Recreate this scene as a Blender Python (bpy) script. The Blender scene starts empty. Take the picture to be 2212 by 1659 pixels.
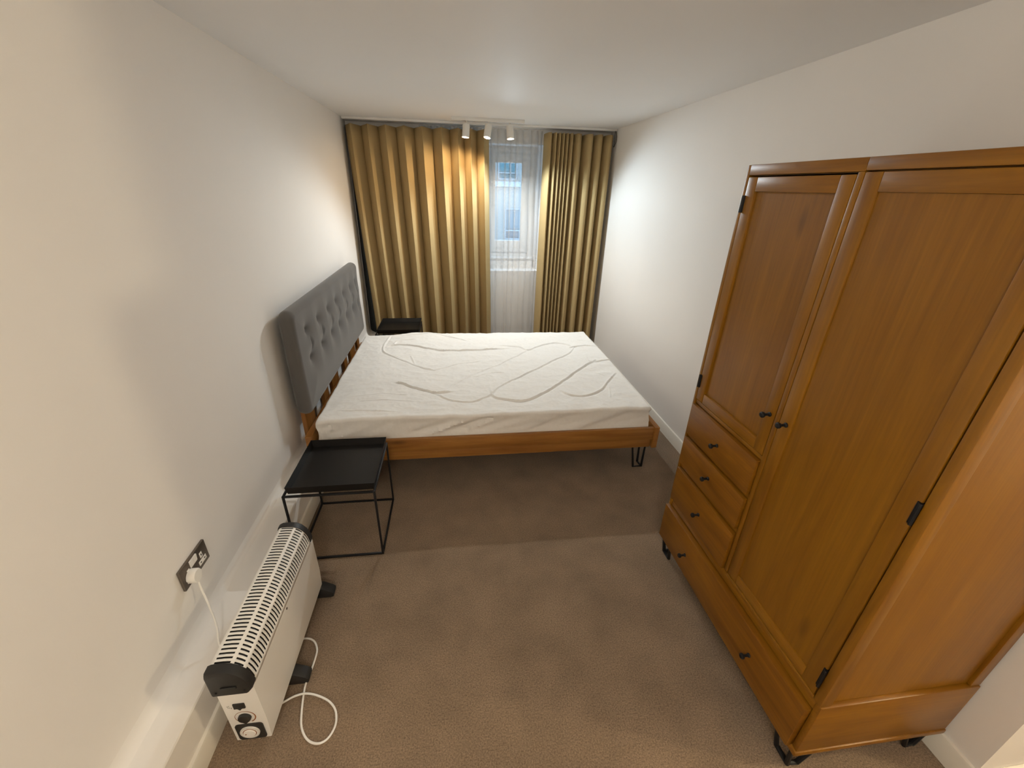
import bpy, bmesh, math, random
from mathutils import Vector, Matrix, noise
random.seed(7)
SC = bpy.context.scene
COL = SC.collection
PI = math.pi

# ------------------------------------------------------------------ camera
cam_d = bpy.data.cameras.new('camera')
cam = bpy.data.objects.new('camera', cam_d)
COL.objects.link(cam)
yaw, pitch, roll = math.radians(7.977), math.radians(25.234), math.radians(1.655)
fwd = Vector((math.sin(yaw)*math.cos(pitch), math.cos(yaw)*math.cos(pitch), -math.sin(pitch)))
rgt = Vector((math.cos(yaw), -math.sin(yaw), 0))
upv = rgt.cross(fwd)
r2 = rgt*math.cos(roll) + upv*math.sin(roll)
u2 = -rgt*math.sin(roll) + upv*math.cos(roll)
M = Matrix((r2, u2, -fwd)).transposed().to_4x4()
M.translation = Vector((1.0394, 0.0, 1.8322))
cam.matrix_world = M
cam_d.sensor_width = 36.0
cam_d.lens = 36.0*901.3/2212.0
cam_d.clip_start = 0.02
SC.camera = cam

# ------------------------------------------------------------------ view, world, lights
SC.view_settings.view_transform = 'Standard'
SC.view_settings.look = 'None'
SC.view_settings.gamma = 1.0
SC.view_settings.use_curve_mapping = False
SC.view_settings.exposure = 0.1
SC.cycles.max_bounces = 10
SC.cycles.diffuse_bounces = 6
SC.cycles.transparent_max_bounces = 16
SC.cycles.sample_clamp_indirect = 4.0
SC.cycles.caustics_reflective = False
SC.cycles.caustics_refractive = False

SKY = 6.5
world = bpy.data.worlds.new('sky')
SC.world = world
world.use_nodes = True
wn = world.node_tree.nodes
wn['Background'].inputs['Color'].default_value = (0.36, 0.64, 1.0, 1)   # overcast daylight, camera balanced for warm lamps
wn['Background'].inputs['Strength'].default_value = SKY

def lamp(name, kind, loc, energy, color, size=0.05, direction=None, angle=100, blend=0.5):
    d = bpy.data.lights.new(name, kind)
    d.energy = energy; d.color = color
    o = bpy.data.objects.new(name, d)
    COL.objects.link(o); o.location = loc
    if kind in ('POINT', 'SPOT'):
        d.shadow_soft_size = size
    if kind == 'SPOT':
        d.spot_size = math.radians(angle); d.spot_blend = blend
    if direction is not None:
        o.rotation_euler = Vector(direction).to_track_quat('-Z', 'Y').to_euler()
    return o
WARM = (1.0, 0.70, 0.40)
# lamp in the hall round the corner on the right, out of view
lamp('hall_lamp', 'POINT', (3.85, 0.02, 2.30), 74, (1.0, 0.82, 0.54), 0.06)
# unseen fill lamp added behind the camera, making up for weak window daylight
lamp('entrance_fill', 'POINT', (0.85, -0.95, 2.28), 41, (1.0, 0.92, 0.79), 0.12)
# sky light enters through the window (portal: guides sampling only)
pd = bpy.data.lights.new('window_portal', 'AREA')
pd.shape = 'RECTANGLE'; pd.size = 1.3; pd.size_y = 1.3
pd.cycles.is_portal = True
po = bpy.data.objects.new('window_portal', pd); COL.objects.link(po)
po.location = (1.39, 5.45, 1.62); po.rotation_euler = (-PI/2, 0, 0)

# ------------------------------------------------------------------ helpers
class MB:
    def __init__(s): s.bm = bmesh.new()
    def _geom(s, fn):
        return fn
    def box(s, x0, x1, y0, y1, z0, z1, bev=0.0, seg=2):
        if x0 > x1: x0, x1 = x1, x0
        if y0 > y1: y0, y1 = y1, y0
        if z0 > z1: z0, z1 = z1, z0
        m = Matrix.Translation(((x0+x1)/2, (y0+y1)/2, (z0+z1)/2)) @ Matrix.Diagonal((x1-x0, y1-y0, z1-z0, 1))
        r = bmesh.ops.create_cube(s.bm, size=1.0, matrix=m)
        if bev > 0:
            es = set()
            for v in r['verts']:
                es.update(v.link_edges)
            bmesh.ops.bevel(s.bm, geom=list(es), offset=bev, offset_type='OFFSET', segments=seg, profile=0.5, affect='EDGES')
        return s
    def poly_prism(s, pts, axis, a0, a1):
        """pts: 2D outline; axis 'x','y','z' = extrude direction"""
        def p3(p, a):
            if axis == 'x': return (a, p[0], p[1])
            if axis == 'y': return (p[0], a, p[1])
            return (p[0], p[1], a)
        v0 = [s.bm.verts.new(p3(p, a0)) for p in pts]
        v1 = [s.bm.verts.new(p3(p, a1)) for p in pts]
        n = len(pts)
        s.bm.faces.new(v0); s.bm.faces.new(list(reversed(v1)))
        for i in range(n):
            s.bm.faces.new((v0[i], v1[i], v1[(i+1) % n], v0[(i+1) % n]))
        return s
    def lathe(s, prof, origin, direction, seg=16):
        """prof: (radius, height) pairs along direction"""
        d = Vector(direction).normalized()
        a = d.orthogonal().normalized(); b = d.cross(a)
        o = Vector(origin)
        rings = []
        for r, h in prof:
            if r < 1e-6:
                rings.append([s.bm.verts.new(o + d*h)])
            else:
                rings.append([s.bm.verts.new(o + d*h + (a*math.cos(2*PI*i/seg) + b*math.sin(2*PI*i/seg))*r) for i in range(seg)])
        for k in range(len(rings)-1):
            A, B = rings[k], rings[k+1]
            for i in range(seg):
                j = (i+1) % seg
                if len(A) == 1 and len(B) == 1: continue
                if len(A) == 1: s.bm.faces.new((A[0], B[i], B[j]))
                elif len(B) == 1: s.bm.faces.new((A[i], A[j], B[0]))
                else: s.bm.faces.new((A[i], A[j], B[j], B[i]))
        return s
    def tube(s, pts, r, seg=8, cap=True):
        pts = [Vector(p) for p in pts]
        n = len(pts)
        rings = []
        up = None
        for i, p in enumerate(pts):
            t = (pts[min(i+1, n-1)] - pts[max(i-1, 0)]).normalized()
            if up is None:
                up = t.orthogonal().normalized()
            else:
                up = (up - t*up.dot(t))
                up = up.normalized() if up.length > 1e-6 else t.orthogonal().normalized()
            b = t.cross(up)
            sc = 1.0
            if 0 < i < n-1:
                d1 = (pts[i]-pts[i-1]).normalized(); d2 = (pts[i+1]-pts[i]).normalized()
                sc = 1.0/max(0.6, math.sqrt(max(0.0, (1+d1.dot(d2))/2)))
            rings.append([s.bm.verts.new(p + (up*math.cos(2*PI*k/seg) + b*math.sin(2*PI*k/seg))*r*(sc if 0 < i < n-1 else 1)) for k in range(seg)])
        for i in range(n-1):
            for k in range(seg):
                j = (k+1) % seg
                s.bm.faces.new((rings[i][k], rings[i][j], rings[i+1][j], rings[i+1][k]))
        if cap:
            s.bm.faces.new(list(reversed(rings[0]))); s.bm.faces.new(rings[-1])
        return s
    def grid(s, fn, nu, nv):
        vs = [[s.bm.verts.new(fn(i/(nu-1), j/(nv-1))) for j in range(nv)] for i in range(nu)]
        for i in range(nu-1):
            for j in range(nv-1):
                s.bm.faces.new((vs[i][j], vs[i+1][j], vs[i+1][j+1], vs[i][j+1]))
        return s
    def build(s, name, mat, parent=None, smooth=True, ang=35, label=None, kind=None, mods=None, recalc=True):
        bm = s.bm
        if recalc: bmesh.ops.recalc_face_normals(bm, faces=bm.faces)
        if smooth:
            lim = math.radians(ang)
            for f in bm.faces: f.smooth = True
            for e in bm.edges:
                if len(e.link_faces) == 2 and e.calc_face_angle(0) > lim: e.smooth = False
        org = ORG.get(parent.name, Vector((0, 0, 0))) if parent else Vector((0, 0, 0))
        if org.length > 0:
            bmesh.ops.translate(bm, verts=bm.verts, vec=-org)
        me = bpy.data.meshes.new(name)
        bm.to_mesh(me); bm.free()
        o = bpy.data.objects.new(name, me)
        COL.objects.link(o)
        me.materials.append(mat)
        if parent:
            o.parent = parent
            ORG[o.name] = org
        if label: o['label'] = label
        if kind: o['kind'] = kind
        return o
ORG = {}
def thing(name, label, cat, loc, group=None):
    o = bpy.data.objects.new(name, None); COL.objects.link(o)
    o.location = loc; o.empty_display_size = 0.05
    ORG[o.name] = Vector(loc)
    o['label'] = label; o['category'] = cat
    if group: o['group'] = group
    return o
def tag(o, label, cat, group=None):
    o['label'] = label; o['category'] = cat
    if group: o['group'] = group
    return o
def copy_tree(o, parent=None):
    c = o.copy(); COL.objects.link(c)
    if parent: c.parent = parent
    for ch in list(o.children): copy_tree(ch, c)
    return c
def solidify(o, t, offset=0.0):
    m = o.modifiers.new('thickness', 'SOLIDIFY'); m.thickness = t; m.offset = offset
    return o
def smoothstep(a, b, x):
    t = max(0.0, min(1.0, (x-a)/(b-a))); return t*t*(3-2*t)
def catmull(pts, n=8):
    pts = [Vector(p) for p in pts]; out = []
    P = [pts[0]] + pts + [pts[-1]]
    for i in range(1, len(P)-2):
        for k in range(n):
            t = k/n
            a, b, c, d = P[i-1], P[i], P[i+1], P[i+2]
            out.append(0.5*((2*b) + (c-a)*t + (2*a-5*b+4*c-d)*t*t + (3*b-a-3*c+d)*t**3))
    out.append(pts[-1])
    return out

# ------------------------------------------------------------------ materials
def newmat(name):
    m = bpy.data.materials.new(name); m.use_nodes = True
    nt = m.node_tree
    return m, nt, nt.nodes['Principled BSDF']
def N(nt, t, **kw):
    n = nt.nodes.new(t)
    for k, v in kw.items(): setattr(n, k, v)
    return n
def simple(name, col, rough=0.5, metal=0.0, spec=0.5, noise_amt=0.0, nscale=40, bump=0.0, bscale=200, coat=0.0):
    m, nt, b = newmat(name)
    b.inputs['Base Color'].default_value = (*col, 1)
    b.inputs['Roughness'].default_value = rough
    b.inputs['Metallic'].default_value = metal
    b.inputs['Specular IOR Level'].default_value = spec
    b.inputs['Coat Weight'].default_value = coat
    tc = N(nt, 'ShaderNodeTexCoord')
    if noise_amt > 0:
        n = N(nt, 'ShaderNodeTexNoise'); n.inputs['Scale'].default_value = nscale; n.inputs['Detail'].default_value = 4
        nt.links.new(tc.outputs['Object'], n.inputs['Vector'])
        mx = N(nt, 'ShaderNodeMix', data_type='RGBA')
        mx.inputs['A'].default_value = (*[c*(1-noise_amt) for c in col], 1)
        mx.inputs['B'].default_value = (*[min(1, c*(1+noise_amt)) for c in col], 1)
        nt.links.new(n.outputs['Fac'], mx.inputs['Factor'])
        nt.links.new(mx.outputs['Result'], b.inputs['Base Color'])
    if bump > 0:
        n = N(nt, 'ShaderNodeTexNoise'); n.inputs['Scale'].default_value = bscale; n.inputs['Detail'].default_value = 3
        nt.links.new(tc.outputs['Object'], n.inputs['Vector'])
        bp = N(nt, 'ShaderNodeBump'); bp.inputs['Strength'].default_value = bump; bp.inputs['Distance'].default_value = 0.002
        nt.links.new(n.outputs['Fac'], bp.inputs['Height'])
        nt.links.new(bp.outputs['Normal'], b.inputs['Normal'])
    return m
def wood(name, axis, light, dark, rough=0.37, knots=True, seed=0.0):
    m, nt, b = newmat(name)
    tc = N(nt, 'ShaderNodeTexCoord')
    mp = N(nt, 'ShaderNodeMapping')
    sc = {'x': (0.9, 9, 9), 'y': (9, 0.9, 9), 'z': (9, 9, 0.9)}[axis]
    mp.inputs['Scale'].default_value = sc
    mp.inputs['Location'].default_value = (seed, seed*0.7, seed*1.3)
    nt.links.new(tc.outputs['Object'], mp.inputs['Vector'])
    n1 = N(nt, 'ShaderNodeTexNoise'); n1.inputs['Scale'].default_value = 1.6; n1.inputs['Detail'].default_value = 7
    n1.inputs['Roughness'].default_value = 0.62; n1.inputs['Distortion'].default_value = 0.9
    nt.links.new(mp.outputs['Vector'], n1.inputs['Vector'])
    mp2 = N(nt, 'ShaderNodeMapping')
    sc2 = {'x': (3, 140, 140), 'y': (140, 3, 140), 'z': (140, 140, 3)}[axis]
    mp2.inputs['Scale'].default_value = sc2
    nt.links.new(tc.outputs['Object'], mp2.inputs['Vector'])
    n2 = N(nt, 'ShaderNodeTexNoise'); n2.inputs['Scale'].default_value = 1.0; n2.inputs['Detail'].default_value = 3
    nt.links.new(mp2.outputs['Vector'], n2.inputs['Vector'])
    cr = N(nt, 'ShaderNodeValToRGB')
    cr.color_ramp.elements[0].position = 0.28; cr.color_ramp.elements[0].color = (*dark, 1)
    cr.color_ramp.elements[1].position = 0.68; cr.color_ramp.elements[1].color = (*light, 1)
    nt.links.new(n1.outputs['Fac'], cr.inputs['Fac'])
    mx = N(nt, 'ShaderNodeMix', data_type='RGBA', blend_type='MULTIPLY')
    mx.inputs['Factor'].default_value = 0.35
    nt.links.new(cr.outputs['Color'], mx.inputs['A'])
    nt.links.new(n2.outputs['Fac'], mx.inputs['B'])
    out = mx.outputs['Result']
    if knots:
        mp3 = N(nt, 'ShaderNodeMapping')
        s3 = {'x': (0.55, 1.6, 1.6), 'y': (1.6, 0.55, 1.6), 'z': (1.6, 1.6, 0.55)}[axis]
        mp3.inputs['Scale'].default_value = [v*1.7 for v in s3]
        nt.links.new(tc.outputs['Object'], mp3.inputs['Vector'])
        vo = N(nt, 'ShaderNodeTexVoronoi'); vo.inputs['Scale'].default_value = 1.7
        nt.links.new(mp3.outputs['Vector'], vo.inputs['Vector'])
        r3 = N(nt, 'ShaderNodeValToRGB')
        r3.color_ramp.elements[0].position = 0.02; r3.color_ramp.elements[0].color = (0.30, 0.22, 0.18, 1)
        r3.color_ramp.elements[1].position = 0.11; r3.color_ramp.elements[1].color = (1, 1, 1, 1)
        nt.links.new(vo.outputs['Distance'], r3.inputs['Fac'])
        m3 = N(nt, 'ShaderNodeMix', data_type='RGBA', blend_type='MULTIPLY'); m3.inputs['Factor'].default_value = 0.8
        nt.links.new(out, m3.inputs['A']); nt.links.new(r3.outputs['Color'], m3.inputs['B'])
        out = m3.outputs['Result']
    nt.links.new(out, b.inputs['Base Color'])
    bp = N(nt, 'ShaderNodeBump'); bp.inputs['Strength'].default_value = 0.12; bp.inputs['Distance'].default_value = 0.001
    nt.links.new(n2.outputs['Fac'], bp.inputs['Height']); nt.links.new(bp.outputs['Normal'], b.inputs['Normal'])
    b.inputs['Roughness'].default_value = rough
    b.inputs['Specular IOR Level'].default_value = 0.45
    return m

WALL = simple('wall_paint', (0.81, 0.785, 0.755), 0.85, spec=0.2, noise_amt=0.02, nscale=2.5, bump=0.08, bscale=120)
CEIL = simple('ceiling_paint', (0.86, 0.86, 0.86), 0.66, spec=0.4, noise_amt=0.015, nscale=2, bump=0.05, bscale=90)
TRIM = simple('trim_paint', (0.76, 0.725, 0.65), 0.45, spec=0.4)
def carpet_mat():
    m, nt, b = newmat('carpet')
    tc = N(nt, 'ShaderNodeTexCoord')
    n1 = N(nt, 'ShaderNodeTexNoise'); n1.inputs['Scale'].default_value = 190; n1.inputs['Detail'].default_value = 5; n1.inputs['Roughness'].default_value = 0.65
    n2 = N(nt, 'ShaderNodeTexNoise'); n2.inputs['Scale'].default_value = 5; n2.inputs['Detail'].default_value = 5
    for n in (n1, n2): nt.links.new(tc.outputs['Object'], n.inputs['Vector'])
    cr = N(nt, 'ShaderNodeValToRGB')
    cr.color_ramp.elements[0].position = 0.30; cr.color_ramp.elements[0].color = (0.119, 0.080, 0.050, 1)
    cr.color_ramp.elements[1].position = 0.72; cr.color_ramp.elements[1].color = (0.368, 0.264, 0.176, 1)
    nt.links.new(n1.outputs['Fac'], cr.inputs['Fac'])
    r2_ = N(nt, 'ShaderNodeValToRGB')
    r2_.color_ramp.elements[0].position = 0.3; r2_.color_ramp.elements[0].color = (0.80, 0.80, 0.80, 1)
    r2_.color_ramp.elements[1].position = 0.7; r2_.color_ramp.elements[1].color = (1.08, 1.08, 1.08, 1)
    nt.links.new(n2.outputs['Fac'], r2_.inputs['Fac'])
    mx = N(nt, 'ShaderNodeMix', data_type='RGBA', blend_type='MULTIPLY'); mx.inputs['Factor'].default_value = 1.0
    nt.links.new(cr.outputs['Color'], mx.inputs['A']); nt.links.new(r2_.outputs['Color'], mx.inputs['B'])
    nt.links.new(mx.outputs['Result'], b.inputs['Base Color'])
    bp = N(nt, 'ShaderNodeBump'); bp.inputs['Strength'].default_value = 0.7; bp.inputs['Distance'].default_value = 0.006
    nt.links.new(n1.outputs['Fac'], bp.inputs['Height']); nt.links.new(bp.outputs['Normal'], b.inputs['Normal'])
    b.inputs['Roughness'].default_value = 0.95; b.inputs['Specular IOR Level'].default_value = 0.1
    b.inputs['Sheen Weight'].default_value = 0.15
    return m
CARPET = carpet_mat()
OAKL, OAKD = (0.2982, 0.1295, 0.0070), (0.1853, 0.0690, 0.0025)
OAK_Z = wood('oak_upright', 'z', OAKL, OAKD)
OAK_ZP = wood('oak_panel', 'z', (0.2711, 0.1154, 0.0052), (0.2033, 0.0788, 0.0029), seed=3.1)
OAK_Y = wood('oak_across', 'y', OAKL, OAKD, seed=5.7)
OAK_Y2 = wood('oak_drawer', 'y', (0.2801, 0.1133, 0.0063), (0.1491, 0.0506, 0.0023), seed=9.2)
OAK_X = wood('oak_depth', 'x', OAKL, OAKD, seed=2.2)
BED_X = wood('bed_oak_rail', 'x', (0.4326, 0.1989, 0.0467), (0.2523, 0.0962, 0.0181), seed=1.4)
BED_Y = wood('bed_oak_end', 'y', (0.4326, 0.1989, 0.0467), (0.2523, 0.0962, 0.0181), seed=4.4)
BED_Z = wood('bed_oak_slat', 'z', (0.3966, 0.1796, 0.0414), (0.2284, 0.0872, 0.0168), seed=6.4)
BLACK = simple('black_metal', (0.008, 0.008, 0.009), 0.5, spec=0.3)
TRAY = simple('black_tray_lacquer', (0.010, 0.009, 0.008), 0.38, spec=0.3, bump=0.03, bscale=900)
BPLAS = simple('black_plastic', (0.016, 0.015, 0.014), 0.5, spec=0.4, bump=0.1, bscale=600)
WPLAS = simple('white_plastic', (0.84, 0.82, 0.78), 0.4)
WMET = simple('white_enamel', (0.82, 0.80, 0.76), 0.28, spec=0.5, coat=0.3)
PRINT = simple('brown_print', (0.24, 0.085, 0.025), 0.6)
GPRINT = simple('grey_print', (0.22, 0.21, 0.19), 0.6)
STEEL = simple('brushed_metal', (0.18, 0.155, 0.13), 0.38, metal=0.85, noise_amt=0.1, nscale=60)
UPVC = simple('window_white', (0.80, 0.80, 0.80), 0.35)
SPOTW = simple('spotlight_white', (0.70, 0.68, 0.64), 0.4)
def fabric(name, col, col2, scale=900, bump=0.3, rough=0.95, sheen=0.0, trans=0.0, stretch=(1, 1, 1)):
    m, nt, b = newmat(name)
    tc = N(nt, 'ShaderNodeTexCoord')
    mp = N(nt, 'ShaderNodeMapping'); mp.inputs['Scale'].default_value = stretch
    nt.links.new(tc.outputs['Object'], mp.inputs['Vector'])
    n = N(nt, 'ShaderNodeTexNoise'); n.inputs['Scale'].default_value = scale; n.inputs['Detail'].default_value = 3
    nt.links.new(mp.outputs['Vector'], n.inputs['Vector'])
    mx = N(nt, 'ShaderNodeMix', data_type='RGBA')
    mx.inputs['A'].default_value = (*col, 1); mx.inputs['B'].default_value = (*col2, 1)
    nt.links.new(n.outputs['Fac'], mx.inputs['Factor'])
    nt.links.new(mx.outputs['Result'], b.inputs['Base Color'])
    bp = N(nt, 'ShaderNodeBump'); bp.inputs['Strength'].default_value = bump; bp.inputs['Distance'].default_value = 0.001
    nt.links.new(n.outputs['Fac'], bp.inputs['Height']); nt.links.new(bp.outputs['Normal'], b.inputs['Normal'])
    b.inputs['Roughness'].default_value = rough; b.inputs['Specular IOR Level'].default_value = 0.15
    b.inputs['Sheen Weight'].default_value = sheen
    if trans > 0:
        tr = N(nt, 'ShaderNodeBsdfTranslucent')
        nt.links.new(mx.outputs['Result'], tr.inputs['Color'])
        ms = N(nt, 'ShaderNodeMixShader'); ms.inputs['Fac'].default_value = trans
        nt.links.new(b.outputs['BSDF'], ms.inputs[1]); nt.links.new(tr.outputs['BSDF'], ms.inputs[2])
        nt.links.new(ms.outputs['Shader'], nt.nodes['Material Output'].inputs['Surface'])
    return m
CURT = fabric('curtain_cloth', (0.34, 0.245, 0.115), (0.44, 0.325, 0.16), 500, 0.25, stretch=(1, 1, 0.35))
GREYF = fabric('grey_velvet', (0.085, 0.080, 0.076), (0.120, 0.114, 0.108), 700, 0.2, sheen=0.25)
SHEET = fabric('white_sheet_cotton', (0.775, 0.76, 0.73), (0.85, 0.835, 0.81), 60, 0.35)
def sheer_mat():
    m, nt, b = newmat('sheer_voile')
    tc = N(nt, 'ShaderNodeTexCoord')
    n = N(nt, 'ShaderNodeTexNoise'); n.inputs['Scale'].default_value = 300
    nt.links.new(tc.outputs['Object'], n.inputs['Vector'])
    d = N(nt, 'ShaderNodeBsdfDiffuse'); d.inputs['Color'].default_value = (0.58, 0.57, 0.55, 1)
    t = N(nt, 'ShaderNodeBsdfTranslucent'); t.inputs['Color'].default_value = (0.80, 0.78, 0.76, 1)
    a = N(nt, 'ShaderNodeMixShader'); a.inputs['Fac'].default_value = 0.45
    nt.links.new(d.outputs[0], a.inputs[1]); nt.links.new(t.outputs[0], a.inputs[2])
    tp = N(nt, 'ShaderNodeBsdfTransparent')
    mr = N(nt, 'ShaderNodeMapRange'); mr.inputs['To Min'].default_value = 0.32; mr.inputs['To Max'].default_value = 0.42
    nt.links.new(n.outputs['Fac'], mr.inputs['Value'])
    s = N(nt, 'ShaderNodeMixShader')
    nt.links.new(mr.outputs['Result'], s.inputs['Fac'])
    nt.links.new(tp.outputs[0], s.inputs[1]); nt.links.new(a.outputs[0], s.inputs[2])
    nt.links.new(s.outputs[0], nt.nodes['Material Output'].inputs['Surface'])
    return m
SHEER = sheer_mat()
def glass_mat(name, tint, refl=0.06):
    m, nt, b = newmat(name)
    tp = N(nt, 'ShaderNodeBsdfTransparent'); tp.inputs['Color'].default_value = (*tint, 1)
    g = N(nt, 'ShaderNodeBsdfGlossy'); g.inputs['Roughness'].default_value = 0.02
    s = N(nt, 'ShaderNodeMixShader'); s.inputs['Fac'].default_value = refl
    nt.links.new(tp.outputs[0], s.inputs[1]); nt.links.new(g.outputs[0], s.inputs[2])
    nt.links.new(s.outputs[0], nt.nodes['Material Output'].inputs['Surface'])
    return m
GLASS = glass_mat('window_glass', (0.93, 0.97, 0.97))
def emit(name, col, st):
    m, nt, b = newmat(name)
    b.inputs['Base Color'].default_value = (*col, 1)
    b.inputs['Emission Color'].default_value = (*col, 1); b.inputs['Emission Strength'].default_value = st
    return m
BULB = emit('spotlight_bulb', (1.0, 0.86, 0.62), 9.0)

# ------------------------------------------------------------------ room shell
XR, ZC, YW = 2.73, 2.40, 5.0
def struct(name, mb, mat, **kw):
    return mb.build(name, mat, kind='structure', **kw)
struct('floor', MB().box(-0.15, 5.0, -1.45, 5.45, -0.08, 0.0), CARPET)
struct('ceiling', MB().box(-0.15, 5.0, -1.45, 5.45, ZC, ZC+0.10), CEIL)
struct('wall_left', MB().box(-0.12, 0.0, -1.45, 5.45, 0.0, ZC), WALL)
struct('wall_right', MB().poly_prism([(XR, 0.505), (5.0, 0.505), (5.0, 0.62), (XR+0.12, 0.62), (XR+0.12, 5.45), (XR, 5.45)], 'z', 0.0, ZC), WALL)
struct('wall_back', MB().box(0.0, 5.0, -1.45, -1.35, 0.0, ZC), WALL)
struct('wall_hall', MB().box(4.9, 5.0, -1.35, 0.505, 0.0, ZC), WALL)
OX0, OX1, OZ0, OZ1 = 0.80, 1.99, 0.937, 2.245
w = MB()
w.box(0.0, OX0, YW, 5.42, 0.0, ZC); w.box(OX1+0.03, XR, YW, 5.42, 0.0, ZC)
w.box(OX0, OX1+0.03, YW, 5.42, 0.0, OZ0); w.box(OX0, OX1+0.03, YW, 5.42, OZ1, ZC)
struct('wall_window', w, WALL)
# splayed plaster reveal on the right, raised back of the recess
struct('trim_1', MB().poly_prism([(OX1+0.031, YW+0.002), (OX1+0.031, 5.42), (OX1-0.015, 5.42), (OX1-0.015, 5.30)], 'z', OZ0, OZ1), WALL)
struct('trim_2', MB().box(OX0, OX1-0.016, 5.20, 5.42, OZ0, 1.045), WALL)
# boxed-in pipe ledge along the left wall, coved into the wall
led = [(0.0, 0.0), (0.127, 0.0), (0.127, 0.228), (0.124, 0.234), (0.038, 0.2345), (0.024, 0.237), (0.012, 0.246), (0.004, 0.260), (0.0, 0.282)]
struct('trim_3', MB().poly_prism(led, 'y', -1.35, YW), WALL, ang=25)
def skirt_profile(x, s):   # s=+1 faces +x
    return [(x, 0.0), (x+s*0.014, 0.0), (x+s*0.014, 0.088), (x+s*0.010, 0.096), (x+s*0.004, 0.098), (x, 0.098)]
struct('baseboard_left', MB().poly_prism(skirt_profile(0.127, 1), 'y', -1.35, YW), TRIM)
struct('baseboard_right', MB().poly_prism(skirt_profile(XR, -1), 'y', 0.491, YW), TRIM)
b = MB(); b.box(XR-0.014, 4.9, 0.491, 0.505, 0.0, 0.094, 0.003)
struct('baseboard_hall', b, TRIM)
b = MB(); b.box(0.0, XR, YW-0.014, YW, 0.0, 0.094, 0.003)
struct('baseboard_window', b, TRIM)

# ------------------------------------------------------------------ window
win = bpy.data.objects.new('window_1', None); COL.objects.link(win)
win['kind'] = 'structure'; win.location = (1.39, 5.32, 1.045); ORG['window_1'] = Vector(win.location)
MB().box(OX0, OX1-0.014, 5.185, 5.33, 1.045, 1.062, 0.003).build('window_sill', UPVC, win)
f = MB()
FX0, FX1, FZ0, FZ1, FY0, FY1 = OX0, OX1-0.016, 1.062, OZ1, 5.30, 5.38
f.box(FX0, FX0+0.065, FY0, FY1, FZ0, FZ1, 0.004); f.box(FX1-0.065, FX1, FY0, FY1, FZ0, FZ1, 0.004)
f.box(FX0+0.065, FX1-0.065, FY0, FY1, FZ0, FZ0+0.055, 0.004); f.box(FX0+0.065, FX1-0.065, FY0, FY1, FZ1-0.075, FZ1, 0.004)
f.box(1.365, 1.435, FY0, FY1, FZ0+0.055, FZ1-0.075, 0.004)
f.build('window_frame', UPVC, win)
for a, c in ((FX0+0.06, 1.37), (1.43, FX1-0.06)):
    s = MB(); z0, z1 = FZ0+0.05, FZ1-0.07; sw = 0.092
    y0, y1 = 5.285, 5.36
    s.box(a, a+sw, y0, y1, z0, z1, 0.006); s.box(c-sw, c, y0, y1, z0, z1, 0.006)
    s.box(a+sw, c-sw, y0, y1, z0, z0+0.135, 0.006); s.box(a+sw, c-sw, y0, y1, z1-0.095, z1, 0.006)
    so = s.build('window_sash', UPVC, win)
    MB().box(a+sw-0.01, c-sw+0.01, 5.318, 5.326, z0+0.125, z1-0.085).build('window_pane', GLASS, so)

# ------------------------------------------------------------------ building across the street
BLD = thing('apartment_building', 'pale apartment building seen through the sheer curtain and window', 'building', (2.5, 9.0, -6.0))
FAC = simple('pale_render', (0.185, 0.172, 0.155), 0.9, noise_amt=0.05, nscale=3)
BANDM = simple('white_band', (0.27, 0.27, 0.27), 0.8)
TEAL = simple('far_glass', (0.02, 0.125, 0.145), 0.12, spec=0.2)
BGL = simple('far_glass_pale', (0.09, 0.135, 0.155), 0.15, spec=0.2)
GREYP = simple('far_grey_panel', (0.07, 0.078, 0.09), 0.6)
wins = []
for zi, zb in enumerate((-5.0, -3.2, -1.4)):
    for xi in (-1.2, 0.4, 2.05, 3.7, 5.3):
        wins.append((xi, xi+0.80, zb, zb+1.0, 'b'))
for xi in (-1.2, 0.4, 2.05, 3.7, 5.3): wins.append((xi, xi+0.62, 0.845, 1.46, 'b'))
for xi in (-1.3, 0.3, 1.90, 3.5, 5.1): wins.append((xi, xi+0.40, 1.955, 2.85, 't'))
wl = MB()
zs = sorted({-6.0, 5.2} | {z for q in wins for z in q[2:4]})
for i in range(len(zs)-1):
    z0, z1 = zs[i], zs[i+1]
    holes = sorted([(q[0], q[1]) for q in wins if q[2] <= z0+1e-6 and q[3] >= z1-1e-6])
    x = -5.0
    for h in holes:
        wl.box(x, h[0], 9.0, 9.4, z0, z1); x = h[1]
    wl.box(x, 10.0, 9.0, 9.4, z0, z1)
wl.build('wall', FAC, BLD)
MB().box(-5.0, 10.0, 8.93, 9.0, 1.842, 1.932).build('cornice', BANDM, BLD)
MB().box(-5.2, 10.2, 8.9, 9.5, 5.2, 5.4).build('parapet', BANDM, BLD)
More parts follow.
